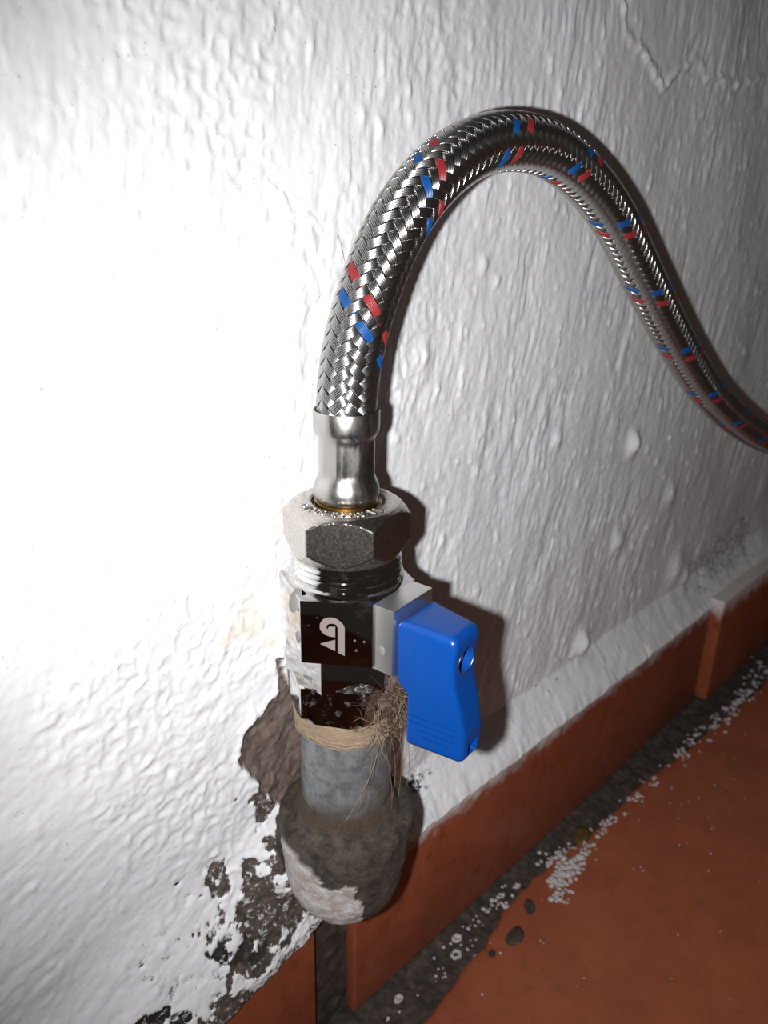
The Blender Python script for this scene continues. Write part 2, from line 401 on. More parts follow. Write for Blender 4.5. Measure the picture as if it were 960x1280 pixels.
for b in [(-27, -114, 5, 3.2), (-23, -117, 4, 2.5), (-31, -112, 2.4, 2.2), (-52, -118, 4.5, 2.6), (-46, -121, 3.5, 2.2), (-10, -98, 2, 3)]:
    mould = np.maximum(mould, 0.85 * (1 - sstep(-0.35, 0.25, blob(*b, 0.75))))
mould = np.maximum(mould, 0.85 * np.exp(-(((XX - 45) / 6) ** 2 + ((ZZ + 106) / 4.0) ** 2)) * np.clip(0.75 + 0.7 * nz, 0, 1))
mould = np.maximum(mould, 0.6 * sstep(0.62, 0.7, 0.5 + 0.5 * fbm(XX / 2, ZZ / 2, 77, 3)) * np.exp(-(((XX + 30) / 26) ** 2 + ((ZZ + 112) / 16) ** 2)))
for (cx, cz) in [(-13, -92), (-21, -74), (-33, -96), (-50, -104), (-38, -89), (-6, -40), (-5, -47), (112, -102), (125, -104), (118, -106), (135, -100)]:
    mould = np.maximum(mould, 0.8 * (1 - sstep(0.2, 1.0, ((XX - cx) / 1.1) ** 2 + ((ZZ - cz) / 0.5) ** 2 + 0.8 * nf)))
dirt = np.maximum(dirt, 0.5 * sstep(0.2, 0.5, np.exp(-(((XX - 285) / 60) ** 2 + ((ZZ + 100) / 16) ** 2)) + 0.5 * fbm(XX / 9, ZZ / 9, 81, 4) - 0.25))
yellow = np.zeros_like(XX)
for b in [(-12, -27, 3.2, 5), (-19, -30, 2.6, 2.2), (-2, -25, 2.0, 5), (-10, -33, 2.5, 2.5)]:
    yellow = np.maximum(yellow, 0.42 * (1 - sstep(-0.9, 0.9, blob(*b, 1.1))))
rel -= 0.5 * mould * (XX < 10) + 0.5 * dirt
fade = sstep(0, 3, VV)
YY = YY - rel * (0.35 + 0.65 * fade)
v = np.stack([XX, YY, ZZ], -1)
lip = v[:, :1].copy(); lip[..., 1] = BASE_Y + 6; lip[..., 2] -= 0.4           # underside turning in behind the tiles
full = np.concatenate([lip, v], 1)
pad = lambda a: np.concatenate([a[:, :1], a], 1)
fc = grid_faces(full.shape[0], full.shape[1])
wall = mesh_np('wall_back', full.reshape(-1, 3), fc, P.m, attrs=dict(masonry=pad(masonry), dirt=pad(dirt), mould=pad(mould), yellow=pad(yellow)))
tag(wall, 'rough white painted plaster wall, crumbling brown around the pipe', kind='structure')

# ------------------------------------------------------------------ baseboard tiles, floor
def slab(name, x0, x1, y0, y1, z0, z1, mat, parent, bev=0.9, edge=None):
    bm = bmesh.new(); prism_bm(bm, [(x0, y0), (x1, y0), (x1, y1), (x0, y1)], z0, z1, bev, 3)
    return bm_obj(name, bm, mat, parent, True, 50)
def dirt_sheet(name, x0, x1, nx, f, nv, mat, parent=None):
    xs_ = np.linspace(x0, x1, nx); G = np.stack([f(xs_, t) for t in np.linspace(0, 1, nv)], 1)
    return mesh_np(name, G.reshape(-1, 3), grid_faces(nx, nv), mat, parent)

# bed of grout behind and between the baseboard tiles
def bed(x, t):
    z = -172 + t * 44; return np.stack([x, 11.5 + 0.9 * fbm(x / 4, x * 0 + z / 4, 91, 3) + 0 * x, x * 0 + z], -1)
base = dirt_sheet('baseboard_back', -120, 420, 700, bed, 60, M_DIRT)
tag(base, 'terracotta tile baseboard along the foot of the white wall', kind='structure')
lt = slab('baseboard_tile', -110, -4.2, BASE_Y, 13, -171, -122.5, M_BASE, base, 0.7)
for vv in lt.data.vertices:                     # cut on a slant, following the plaster
    if vv.co.z > (ZF - 140) * MM: vv.co.z -= 0.22 * (-0.0042 - vv.co.x)
slab('baseboard_tile', 10.8, 252, BASE_Y, 12.5, -171, BASE_TOP, M_BASE, base, 1.2)
slab('baseboard_tile', 256.5, 500, BASE_Y - 4.5, 13, -171, BASE_TOP + 4, M_BASE, base, 1.0)

def fl_bed(x, t):
    y = 14 - t * 40
    z = -172.2 + 1.6 * np.exp(-((y - 8) / 3.0) ** 2) + 0.9 * fbm(x / 6, x * 0 + y / 6, 95, 4) + 0.5 * fbm(x / 1.6, x * 0 + y / 1.6, 97, 2)
    return np.stack([x, x * 0 + y, z], -1)
xs_f = 1
floor = dirt_sheet('floor', -140, 430, 760, fl_bed, 70, M_DIRT)
tag(floor, 'terracotta tiled floor with a grimy grout joint', kind='structure')
def floor_tile(x0, x1, y_edge, y1):
    """square tile with a worn, uneven edge along the wall"""
    n = int((x1 - x0) / 1.2); xa = np.linspace(x0, x1, n)
    wob = 1.6 * fbm(xa / 16, xa * 0, 101, 4) + 0.7 * vnoise(xa / 2.5, xa * 0, 102)
    ye = y_edge(xa) + wob
    rows = [(ye + 0.3, -174 + 0 * xa), (ye + 0.15, -171.6 + 0 * xa), (ye - 0.5, -170.7 + 0 * xa), (ye - 1.6, -170.35 + 0 * xa)]
    for k in range(1, 40):
        yk = (ye - 1.6) + (y1 - (ye - 1.6)) * (k / 39.0); rows.append((yk, -170.3 + 0.35 * fbm(xa / 30, yk / 30, 104, 3)))
    rows.append((y1 - 0.6 + 0 * xa, -171 + 0 * xa)); rows.append((y1 - 0.6 + 0 * xa, -174 + 0 * xa))
    G = np.stack([np.stack([xa, r[0], r[1]], -1) for r in rows], 1)
    return mesh_np('floor_tile', G.reshape(-1, 3), grid_faces(n, len(rows))[:, ::-1], M_TILE, floor)
edge = lambda x: np.interp(x, [-140, 20, 45, 60, 75, 95, 130, 180, 230, 290, 420], [-11, -9, -6.5, -5.0, -2.5, -1.0, -3, -4.5, -8, -12, -12])
floor_tile(-60, 330, edge, -168)
floor_tile(-400, -64, lambda x: -10 + 0 * x, -168)
floor_tile(334, 660, lambda x: -12 + 0 * x, -168)

# ------------------------------------------------------------------ directions round the pipe axis
VW = unit([CAM[0], CAM[1], 0]); RT = np.array([-VW[1], VW[0], 0])
def az(a):
    a = math.radians(a); return VW * math.cos(a) + RT * math.sin(a)
ANG0 = math.degrees(math.atan2(VW[1], VW[0]))                   # az(a) points at world angle ANG0 + a
def hexpoly(R, mid, n=6): return [tuple(R * az(mid + 180 / n + 360 / n * k)[:2]) for k in range(n)]
def hex_radial(Rc, mid, chamfer):
    ap = Rc * math.cos(PI / 6)
    def f(T, z, r):
        d = (T - math.radians(ANG0 + mid)); d = (d + PI / 6) % (PI / 3) - PI / 6
        return np.minimum(ap / np.cos(d), r)
    return f

# ------------------------------------------------------------------ elbow
el = thing('pipe_elbow', (0, 0, -112), 'rusty brown pipe elbow smeared with white paint, at the foot of the wall', 'pipe elbow')
prof = []
for zz_ in np.linspace(0, PI / 2, 40): prof.append((15.2 * math.sin(zz_) ** 0.9, -93.5 - 16.2 * math.cos(zz_)))
prof[0] = (0.4, prof[0][1])
for zz_ in np.linspace(-93, -86, 14): prof.append((15.2 + 1.2 * (zz_ + 93.5) / 7.5, zz_))
prof += [(16.7, -84), (16.95, -82), (16.95, -80), (16.85, -78.6), (16.5, -77.7), (15.8, -77.2), (14.9, -77.1), (14.1, -77.2), (13.5, -77.0), (13.1, -76.2), (12.8, -75.2), (12.4, -74.2), (12.0, -73.2), (11.5, -72.2), (11.0, -71.8)]
ev, ef = lathe(prof, 160, lambda T, z, r: r + np.minimum(r / 8, 1) * (0.35 * fbm(np.cos(T) * 2 + 5, np.sin(T) * 2 + z / 6, 111, 4) + 0.12 * fbm(T * 12, z / 1.2, 113, 2)), cap=False)
hv = np.array(ev)
a_ = (np.degrees(np.arctan2(hv[:, 1], hv[:, 0])) - ANG0 + 180) % 360 - 180       # azimuth as seen from the room
pd = poly_sd(a_ + 9 * fbm(a_ / 9, hv[:, 2] / 2.5, 115, 3), hv[:, 2] + 1.4 * fbm(a_ / 8, hv[:, 2] / 2.5, 117, 4), [(-64, -80), (-50, -81.5), (-40, -82.5), (-22, -86), (-16, -88.5), (-2, -86.5), (8, -87.5), (10, -93), (13, -99), (25, -106), (25, -112.5), (-90, -112.5), (-95, -104), (-74, -92), (-72, -84)])
cyl, cf = tube_np([(0, yy, -94.0) for yy in np.linspace(0, 26, 12)], 12.5, 64)
V_, F_ = merge([(hv, ef), (cyl, cf)])
paint = np.concatenate([1 - sstep(-0.4, 0.4, pd), np.zeros(len(cyl))])
V_[:len(hv)] += (V_[:len(hv)] * [1, 1, 0]) / 15 * (0.35 * paint[:len(hv), None])
mesh_np('elbow_body', V_, F_, M_ELBOW, el, attrs=dict(paint=paint))

# ------------------------------------------------------------------ galvanised pipe
pn_ = thing('pipe_nipple', (0, 0, -74), 'short grey galvanised steel pipe between valve and elbow', 'pipe')
lathe_obj('pipe_wall', [(11.05, -78), (11.05, -74), (11.0, -60), (11.0, -50), (10.6, -46), (10.3, -42)], M_GALV, pn_, 128, sharp=60)

# ------------------------------------------------------------------ valve
va = thing('ball_valve', (0, 0, -44.5), 'chrome ball valve with a blue plastic lever screwed onto the pipe', 'valve')
bm = bmesh.new()
prism_bm(bm, hexpoly(15.35, -9), -28.2, -13.2, 0.35, 2)
SA = 50.3; S, TL = az(SA), az(SA - 90)
def st(s, t): p = S * s + TL * t; return (p[0], p[1])
body = bm_obj('valve_body', bm, M_CHROME, va, True, 20)
bm = bmesh.new(); prism_bm(bm, [st(6, 7.0), st(18.3, 7.0), st(18.3, -7.2), st(6, -7.2)], -28.6, -13.25, 0.3, 2)
bm_obj('stem_boss', bm, M_SATIN, va, True, 20)
def radial_disc(name, prof, mat, parent, zc, tc=0.0, n=48):
    """lathe whose axis is the stem; prof = (radius, distance along the stem)"""
    v, f = lathe(prof, n); o = S * 0 + TL * tc
    w = np.array([o + S * p[2] + TL * p[0] + np.array([0, 0, zc + p[1]]) for p in v])
    return bm_obj(name, tri_fix(w, f), mat, parent, True, 30)
radial_disc('stem', [(4.6, 17.6), (4.6, 18.7), (4.2, 18.8), (4.2, 20.6)], M_RUBBER, va, -21.0, 0.4)
lathe_obj('threaded_end', [(10.0, -15.0), (12.7, -13.6), (12.9, -12.6), (12.8, -12.0), (12.2, -11.6), (12.0, -11.0), (12.35, -10.5), (12.0, -9.9), (11.75, -9.7), (12.25, -9.1), (11.75, -8.5), (12.2, -7.9), (11.7, -7.3), (11.6, -5.5), (10, -5.4)], M_CHROME, va, 128, sharp=35)
bm = bmesh.new(); prism_bm(bm, hexpoly(13.9, 7), -36.0, -28.0, 0.25, 2)
bm_obj('valve_neck', bm, M_CHROME, va, True, 20)
zs = [(9, -45.2), (12.2, -45.0), (13.2, -44.6), (16, -43.4), (16, -36.4), (14.6, -35.6), (13.9, -35.3), (9, -35.2)]
lathe_obj('tail_hex', zs, M_SCALE, va, 180, hex_radial(14.6, -14, 0), sharp=25)
# etched mark on the front flat
LF, LU = az(-9), az(81)
def on_flat(pts, name, parent, lift=0.06):
    bm = bmesh.new(); ap = 15.35 * math.cos(PI / 6)
    lo = [bm.verts.new(tuple(LF * (ap - 0.05) + LU * u + np.array([0, 0, z]))) for u, z in pts]
    hi = [bm.verts.new(tuple(LF * (ap + lift) + LU * u + np.array([0, 0, z]))) for u, z in pts]
    n = len(pts); bm.faces.new(hi)
    for i in range(n): bm.faces.new((lo[i], lo[(i + 1) % n], hi[(i + 1) % n], hi[i]))
    return bm_obj(name, bm, M_MARK, parent, False)
g1 = [(1.78, -25.64), (1.78, -18.95), (1.57, -18.38), (1.09, -17.71), (0.36, -17.12), (-0.48, -16.77), (-1.33, -16.72), (-2.07, -16.84), (-2.81, -17.25), (-3.35, -18.06), (-3.52, -18.79), (-3.47, -19.62), (-3.05, -20.3), (-2.42, -20.85), (-1.46, -21.19), (-0.24, -21.27), (-0.23, -18.82), (-0.92, -18.88), (-1.5, -18.92), (-1.71, -19.12), (-1.77, -19.48), (-1.98, -19.5), (-2.09, -19.03), (-1.98, -18.55), (-1.44, -18.17), (-0.7, -18.09), (-0.17, -18.22), (0.14, -18.61), (0.3, -19.07), (0.33, -24.97)]
on_flat(g1, 'curled_mark', body)['label'] = 'pale etched curl mark'
on_flat([(-3.46, -23.13), (-0.24, -21.93), (-0.25, -24.66)], 'arrow_mark', body)['label'] = 'pale etched triangle mark'
# putty smears sticking to the body
def smear(c, nrm, up, rx, rz, h, seed, rough=0.0):
    nrm = unit(nrm); sdv = unit(np.cross(up, nrm)); upv = np.cross(nrm, sdv)
    rr = np.linspace(0, 1, 7); th = np.linspace(0, 2 * PI, 25)[:-1]; vs = []
    for r_ in rr:
        for t_ in th:
            k = 1 + 0.25 * float(fbm(math.cos(t_) * 1.3 + seed, math.sin(t_) * 1.3, 121, 2))
            vs.append(np.asarray(c) + sdv * r_ * rx * k * math.cos(t_) + upv * r_ * rz * k * math.sin(t_) + nrm * (h * (1 - r_ ** 2.5) - 0.08))
    vs = np.array(vs)
    if rough: vs += nrm * (rough * fbm(vs[:, 0] * 1.1 + vs[:, 1], vs[:, 2] * 1.3 + vs[:, 1], 123, 4))[:, None]
    return vs, grid_faces(7, 24, True)
A13 = 15.35 * math.cos(PI / 6)
tlz = lambda s, t, z: S * s + TL * t + np.array([0, 0, z])
mesh_np('putty_drop', *smear(tlz(15.4, 7.0, -23.4), TL, [0, 0, 1], 1.05, 1.35, 0.3, 1), M_PUTTY, body)
mesh_np('putty_drop', *smear(az(-69) * A13 + az(21) * 4.6 + np.array([0, 0, -14.6]), az(-60) + np.array([0, 0, .5]), [0, 0, 1], 2.4, 2.6, 0.7, 2), M_PUTTY, body)
mesh_np('putty_drop', *smear(az(-42) * 14.9 + np.array([0, 0, -22.5]), az(-45), [0, 0, 1], 1.3, 1.5, 0.5, 3), M_PUTTY, body)
for u, z, r_ in [(3.9, -21.9, 0.40), (5.9, -22.0, 0.32), (4.2, -24.2, 0.36), (-4.1, -17.0, 0.16), (-5.9, -19.0, 0.2), (4.6, -19.8, 0.16)]:
    mesh_np('putty_drop', *smear(LF * A13 + LU * u + np.array([0, 0, z]), LF, [0, 0, 1], r_, r_ * 1.2, 0.16, u), M_DROP, body)

# lever handle ------------------------------------------------------
def handle_mesh():
    zt, zb_ = -15.4, -45.0
    rows = []
    N = 64
    zsamp = np.concatenate([zt - 1.6 * (1 - np.cos(np.linspace(0, PI / 2, 7))), np.linspace(zt - 1.9, zb_ + 1.9, 60), zb_ + 1.6 * (1 - np.cos(np.linspace(PI / 2, 0, 7)))])
    for z in zsamp:
        e = 0.0
        if z > zt - 1.6: e = 1.6 - math.sqrt(max(0, 1.6 ** 2 - (1.6 - (zt - z)) ** 2))
        if z < zb_ + 1.6: e = 1.6 - math.sqrt(max(0, 1.6 ** 2 - (1.6 - (z - zb_)) ** 2))
        s0 = np.interp(z, [-46, -32.0, -29.6, -15], [21.4, 21.4, 18.55, 18.55]) + e
        s1 = np.interp(z, [-46, -43, -38, -33, -27, -22, -18, -15], [34.5, 34.9, 34.9, 33.9, 32.4, 32.2, 32.5, 32.2]) - e
        ti = np.interp(z, [-46, -15], [5.9, 6.3]) - e; to = np.interp(z, [-46, -40, -34, -28, -22, -15], [4.4, 4.4, 4.8, 5.4, 5.8, 5.7]) - e
        tj = -np.interp(z, [-46, -30, -15], [4.8, 5.2, 6.6]) + e; tp = -np.interp(z, [-46, -30, -15], [3.3, 3.6, 3.9]) + e
        c4 = [(s0, ti), (s1, to), (s1, tp), (s0, tj)]; rad = [0.8, 1.5, 1.5, 0.8]; ring = []
        for k in range(4):
            p0, p1, p2 = np.array(c4[k - 1]), np.array(c4[k]), np.array(c4[(k + 1) % 4])
            d0, d2 = unit(p0 - p1), unit(p2 - p1); rr = max(0.15, rad[k] - 0.4 * e)
            for t in np.linspace(0, 1, N // 4):
                a, b = p1 + d0 * rr, p1 + d2 * rr; ring.append((1 - t) ** 2 * a + 2 * t * (1 - t) * p1 + t * t * b)
        rows.append([S * p[0] + TL * p[1] + np.array([0, 0, z]) for p in ring])
    G = np.array(rows); v = G.reshape(-1, 3); f = grid_faces(len(zsamp), G.shape[1], True)
    bm = tri_fix(v, f); bm.verts.ensure_lookup_table(); n = G.shape[1]
    bm.faces.new([bm.verts[i] for i in range(n)]); bm.faces.new([bm.verts[len(v) - n + i] for i in range(n)])
    return bm
handle = bm_obj('lever_handle', handle_mesh(), M_BLUE, va, True, 40)
handle['label'] = 'blue plastic lever'
cut = bmesh.new()
def cyl_cut(bm, zc, tc, r, s0, s1, n=48):
    a = [bm.verts.new(tuple(S * s0 + TL * (tc + r * math.cos(t)) + np.array([0, 0, zc + r * math.sin(t)]))) for t in np.linspace(0, 2 * PI, n + 1)[:-1]]
    b = [bm.verts.new(tuple(S * s1 + TL * (tc + r * math.cos(t)) + np.array([0, 0, zc + r * math.sin(t)]))) for t in np.linspace(0, 2 * PI, n + 1)[:-1]]
    bm.faces.new(a[::-1]); bm.faces.new(b)
    for i in range(n): bm.faces.new((a[i], a[(i + 1) % n], b[(i + 1) % n], b[i]))
cyl_cut(cut, -22.0, 0.9, 2.95, 29.3, 40)
prism_bm(cut, [st(33.2, 2.4), st(40, 2.4), st(40, -1.2), st(33.2, -1.2)], -44.0, -40.4, 0.25, 1)
for k, (z0, a0, a1) in enumerate([(-36.6, 21.0, 33.2), (-38.2, 22.6, 33.0), (-39.8, 24.2, 32.6), (-41.3, 25.6, 31.8)]):
    tf = lambda s_: np.interp(z0, [-46, -15], [5.9, 6.3]) + (np.interp(z0, [-46, -40, -34], [4.4, 4.4, 4.8]) - np.interp(z0, [-46, -15], [5.9, 6.3])) * (s_ - 21.4) / 13.4 - 0.42
    prism_bm(cut, [st(a0, 9), st(a1, 9), st(a1, tf(a1)), st(a0, tf(a0))], z0 - 0.3, z0 + 0.3, 0, 1)
co = bm_obj('cutter', cut, None, None, False)
md = handle.modifiers.new('cut', 'BOOLEAN'); md.operation = 'DIFFERENCE'; md.solver = 'EXACT'; md.object = co
bpy.context.view_layer.update()
dg = bpy.context.evaluated_depsgraph_get()
nm = bpy.data.meshes.new_from_object(handle.evaluated_get(dg)); handle.modifiers.clear()
old = handle.data; handle.data = nm; nm.name = 'lever_handle'
nm.shade_smooth(); nm.set_sharp_from_angle(angle=math.radians(35))
cm = co.data; bpy.data.objects.remove(co, do_unlink=True); bpy.data.meshes.remove(cm); bpy.data.meshes.remove(old)
v, f = [], []
ringp = [S * 32.25 + TL * (0.9 + 2.95 * math.cos(t)) + np.array([0, 0, -22.0 + 2.95 * math.sin(t)]) for t in np.linspace(0, 2 * PI, 65)]
mesh_np('bore_glint', *tube_np(ringp, 0.16, 8), M_STEEL, handle)['label'] = 'glint on the edge of the screw hole, put in as a bright ring'  # thin steel ring added to stand in for the glint on the hole's plastic edge
radial_disc('screw_cap', [(2.85, 29.4), (2.85, 30.0), (2.4, 30.3), (0.3, 30.5)], M_BLUE, handle, -22.0, 0.9)

# ------------------------------------------------------------------ hemp packing
hp = thing('hemp_packing', (0, 0, -51), 'pale hemp fibre wound round the pipe thread under the valve', 'hemp fibre')
lathe_obj('wound_band', [(10.9, -51.6), (11.6, -51.0), (11.9, -49.6), (12.1, -48.0), (12.4, -46.4), (12.5, -45.0), (11.4, -44.4)], M_HEMP, hp, 160,
          lambda T, z, r: r + 0.22 * fbm(T * 3, z * 2.2, 131, 3) + (z < -50) * 0.5 * fbm(T * 4, z * 0, 133, 3), sharp=60)
wind = []
for k in range(70):
    t0 = rng.uniform(0, 2 * PI); ln = rng.uniform(1.2, 4.5); z0 = rng.uniform(-51, -45.2); sl = rng.uniform(-0.5, 0.5); r0 = 12.0 + 0.09 * (z0 + 48)
    t = np.linspace(0, ln, 36); wind.append(tube_np(np.stack([(r0 + 0.22 + 0.18 * np.sin(t * 5 + k)) * np.cos(t0 + t), (r0 + 0.22 + 0.18 * np.sin(t * 5 + k)) * np.sin(t0 + t), z0 + sl * t + 0.2 * np.sin(t * 7 + k)], -1), rng.uniform(0.06, 0.14), 4))
o = mesh_np('winding_fibres', *merge(wind), M_HEMP, hp); o['kind'] = 'stuff'
# dark tuft pressed on the right side and loose hairs
tuft = []
for k in range(7):
    cpos = az(rng.uniform(44, 74)) * rng.uniform(12.2, 13.4) + np.array([0, 0, -36.5 - k * 1.5])
    tuft.append(smear(cpos, az(55) + np.array([0, 0, 0.2]), [0, 0, 1], rng.uniform(2.8, 4.0), rng.uniform(2.2, 3.4), 1.5, k * 1.7, 1.3))
mesh_np('matted_tuft', *merge(tuft), M_HEMP_D, hp)
hairs, dark = [], []
for k in range(330):
    a0 = rng.normal(58, 14); r0 = rng.uniform(11.8, 14.6); z0 = rng.uniform(-49, -36)
    p = az(a0) * r0 + np.array([0, 0, z0]); d = az(a0 + rng.normal(0, 40)) * 0.8 + np.array([0, 0, rng.normal(-0.35, 0.7)]); d = unit(d)
    pts = [p]; curl = rng.normal(0, 0.22, 3); L_ = rng.uniform(3, 9); 
    for i in range(16):
        d = unit(d + curl * 0.35 + rng.normal(0, 0.1, 3) + np.array([0, 0, -0.03])); q_ = pts[-1] + d * L_ / 16
        rad_ = math.hypot(q_[0], q_[1])
        if rad_ < 11.6: q_[:2] *= 11.6 / rad_
        if rad_ > 16.6: q_[:2] *= 16.6 / rad_
        pts.append(q_)
    (hairs if rng.random() < 0.6 else dark).append(tube_np(pts, np.linspace(0.07, 0.03, 17), 3))
for a0, r0, z0, z1, da in [(55, 12.5, -48, -71, 8), (72, 13, -47, -73, 6), (40, 12, -49, -60, -12), (80, 14, -46, -66, -2), (66, 15, -46, -70, 14), (78, 17, -45, -63, 22), (84, 18, -46, -68, 26), (32, 11.4, -52, -73, -20), (48, 12.0, -50, -78, 16)]:
    t = np.linspace(0, 1, 30); P_ = np.array([az(a0 + da * u + 2 * math.sin(5 * u + a0)) * (r0 + 0.8 * math.sin(3 * u)) + np.array([0, 0, z0 + (z1 - z0) * u]) for u in t])
    hairs.append(tube_np(P_, 0.055, 4))
t = np.linspace(0, 1, 26); P_ = np.array([az(45 - 48 * u) * (11.25 + 0.25 * math.sin(3 * u)) + np.array([0, 0, -52 - 21 * u ** 0.9]) for u in t]); hairs.append(tube_np(P_, 0.1, 4))
mesh_np('loose_fibres', *merge(hairs), M_HEMP, hp)['kind'] = 'stuff'
mesh_np('soiled_fibres', *merge(dark), M_HEMP_D, hp)['kind'] = 'stuff'

# ------------------------------------------------------------------ braided hose
ho = thing('braided_hose', (0, 0, -7.6), 'stainless steel braided water hose with red and blue threads, arching over the valve', 'hose')
nutp = [(9.5, -7.9), (11.0, -7.8), (11.6, -6.9), (12.6, -5.2), (14.2, -3.3)] + [(14.4, z) for z in np.linspace(-3.1, 1.8, 6)] + [(14.1, 2.0), (13.6, 2.45), (12.9, 3.2), (12.1, 3.9), (11.3, 4.4), (10.6, 4.65), (8.2, 4.75), (7.6, 4.6), (7.3, 3.4)]
# refine the chamfers so that the arcs on the flats come out round
rp = [nutp[0]]
for p, q_ in zip(nutp[:-1], nutp[1:]):
    for t in np.linspace(0, 1, 7)[1:]: rp.append((p[0] + (q_[0] - p[0]) * t, p[1] + (q_[1] - p[1]) * t))
nut = lathe_obj('union_nut', rp, M_NUT, ho, 240, hex_radial(13.95, -6.4, 0), sharp=22)
# raised characters cast on the nut's shoulder (worn past reading)
def raised(path, w, name):
    mesh_np(name, *tube_np(path, w, 6), M_NUT, nut)
def shoulder(a, r): return az(a) * r + np.array([0, 0, 4.72 if r < 10.6 else 4.72 - (r - 10.6) * 0.33])
for a0, shape in [(-66, 'o'), (-57, 'i'), (-48, 'c'), (-40, 'o'), (-30, 'c'), (-14, 'c'), (-5, 'u'), (4, 'u'), (14, 'o'), (21, 'c'), (34, 'I'), (44, 'I')]:
    c_, w_ = 9.35, 0.22
    if shape == 'o': pth = [shoulder(a0 + 3.9 * math.cos(t), c_ + 1.0 * math.sin(t)) for t in np.linspace(0, 2 * PI, 17)]
    elif shape == 'c': pth = [shoulder(a0 + 3.9 * math.cos(t), c_ + 1.0 * math.sin(t)) for t in np.linspace(0.9, 5.4, 14)]
    elif shape == 'u': pth = [shoulder(a0 + 3.3 * math.cos(t), c_ + 1.0 * math.sin(t)) for t in np.linspace(-2.6, 2.0, 12)]
    elif shape == 'i': pth = [shoulder(a0, c_ + t) for t in np.linspace(-0.95, 0.95, 6)]
    else: pth = [shoulder(a0 + 1.5 * t, c_ + 1.25 * t) for t in np.linspace(-1, 1, 8)]; w_ = 0.34
    raised(pth, w_, 'raised_character')
lathe_obj('brass_collar', [(5.0, 3.5), (6.8, 3.6), (6.8, 4.95), (6.2, 5.1)], M_BRASS, ho, 72)
def crimp(T, z, r):
    k = sstep(10.0, 11.5, z) * (1 - sstep(18.2, 19.4, z)); d = (T + 0.2) % (PI / 4) - PI / 8
    return r * (1 - k) + k * np.minimum(r, r * 0.955 / np.cos(d))
sl = [(5.2, 5.0), (6.4, 5.2), (6.85, 5.7), (7.05, 6.6), (7.05, 7.6), (6.85, 8.6), (6.45, 9.5), (6.1, 10.4)] + [(6.0, z) for z in np.linspace(11.2, 18.2, 12)] + [(6.1, 18.9), (6.5, 19.6), (6.8, 20.2), (6.92, 21.0), (6.92, 24.2), (6.8, 24.5), (6.5, 24.4), (6.3, 22.0)]
lathe_obj('crimp_sleeve', sl, M_STEEL, ho, 128, crimp, sharp=32)

# centre line of the hose: up out of the sleeve, over, and away along the wall
ctrl = np.array([(0, 0, 18), (0, 0, 24), (0.4, 0, 29.5), (1.7, 0, 35.9), (4.0, 0, 42.7), (7.9, 0, 51.0), (13.3, 0, 59.3), (20.3, 0.2, 66.1), (28.9, 0.4, 71.8), (39.3, 0.6, 75.9), (52.3, 0.7, 77.8), (67.0, 0.7, 76.6), (84.3, 0.6, 70.6), (99.3, 0.2, 61.7), (113.5, -0.4, 50.0), (129.5, -1.2, 36.6), (148.2, -2.0, 22.0), (173.6, -3.5, 4.4), (208, -4.5, -12.4), (242, -5.0, -25.0), (280, -5.2, -35), (325, -5.2, -43)], float)
def resample(c, n):
    # centripetal-ish Catmull-Rom through the points, then even steps
    out = []
    Pp = np.vstack([2 * c[0] - c[1], c, 2 * c[-1] - c[-2]])
    for i in range(1, len(Pp) - 2):
        p0, p1, p2, p3 = Pp[i - 1:i + 3]; d = max(np.linalg.norm(p2 - p1), 1e-6)
        m1 = (p2 - p0) / (np.linalg.norm(p2 - p1) + np.linalg.norm(p1 - p0)) * d; m2 = (p3 - p1) / (np.linalg.norm(p3 - p2) + np.linalg.norm(p2 - p1)) * d
        for t in np.linspace(0, 1, 40, endpoint=False):
            out.append((2 * t ** 3 - 3 * t ** 2 + 1) * p1 + (t ** 3 - 2 * t ** 2 + t) * m1 + (-2 * t ** 3 + 3 * t ** 2) * p2 + (t ** 3 - t ** 2) * m2)
    out = np.array(out + [c[-1]])
    for _ in range(60): out[1:-1] = 0.25 * out[:-2] + 0.5 * out[1:-1] + 0.25 * out[2:]
    s = np.concatenate([[0], np.cumsum(np.linalg.norm(np.diff(out, axis=0), axis=1))])
    ss = np.linspace(0, s[-1], n); return np.stack([np.interp(ss, s, out[:, k]) for k in range(3)], -1), ss
NS = 940
CL, SS = resample(ctrl, NS)
TT = np.gradient(CL, axis=0); TT /= np.linalg.norm(TT, axis=1)[:, None]
# frame carried along the hose: N1 starts towards the room
N1 = np.zeros_like(CL); ref = np.array([0, -1.0, 0])
for i in range(NS):
    ref = ref - TT[i] * (ref @ TT[i]); ref = unit(ref); N1[i] = ref
N2 = np.cross(TT, N1)
tv = np.stack([CL + 5.35 * (N1 * math.cos(t) + N2 * math.sin(t)) for t in np.linspace(0, 2 * PI, 33)[:-1]], 1)
mesh_np('inner_tube', tv.reshape(-1, 3), grid_faces(NS, 32, True), M_RUBBER, ho)
NB, PITCH, RB = 12, 30.0, 5.92
HW = 0.93                                     # half width of one flat bundle of wires
wires = 5
cs = []
for k in range(wires):
    for u in (-0.5, -0.25, 0.0, 0.25):
        cs.append((((k + 0.5 + u) / wires) * 2 - 1, math.cos(u * PI) ** 0.6 if abs(u) < 0.5 else 0.0))
cs.append((1.0, 0.0)); cs = np.array(cs)
COLOUR_SIGN, PHASE, BLUE_I, RED_I = -1, -0.12, 8, 10
s_rel = SS - SS[0]
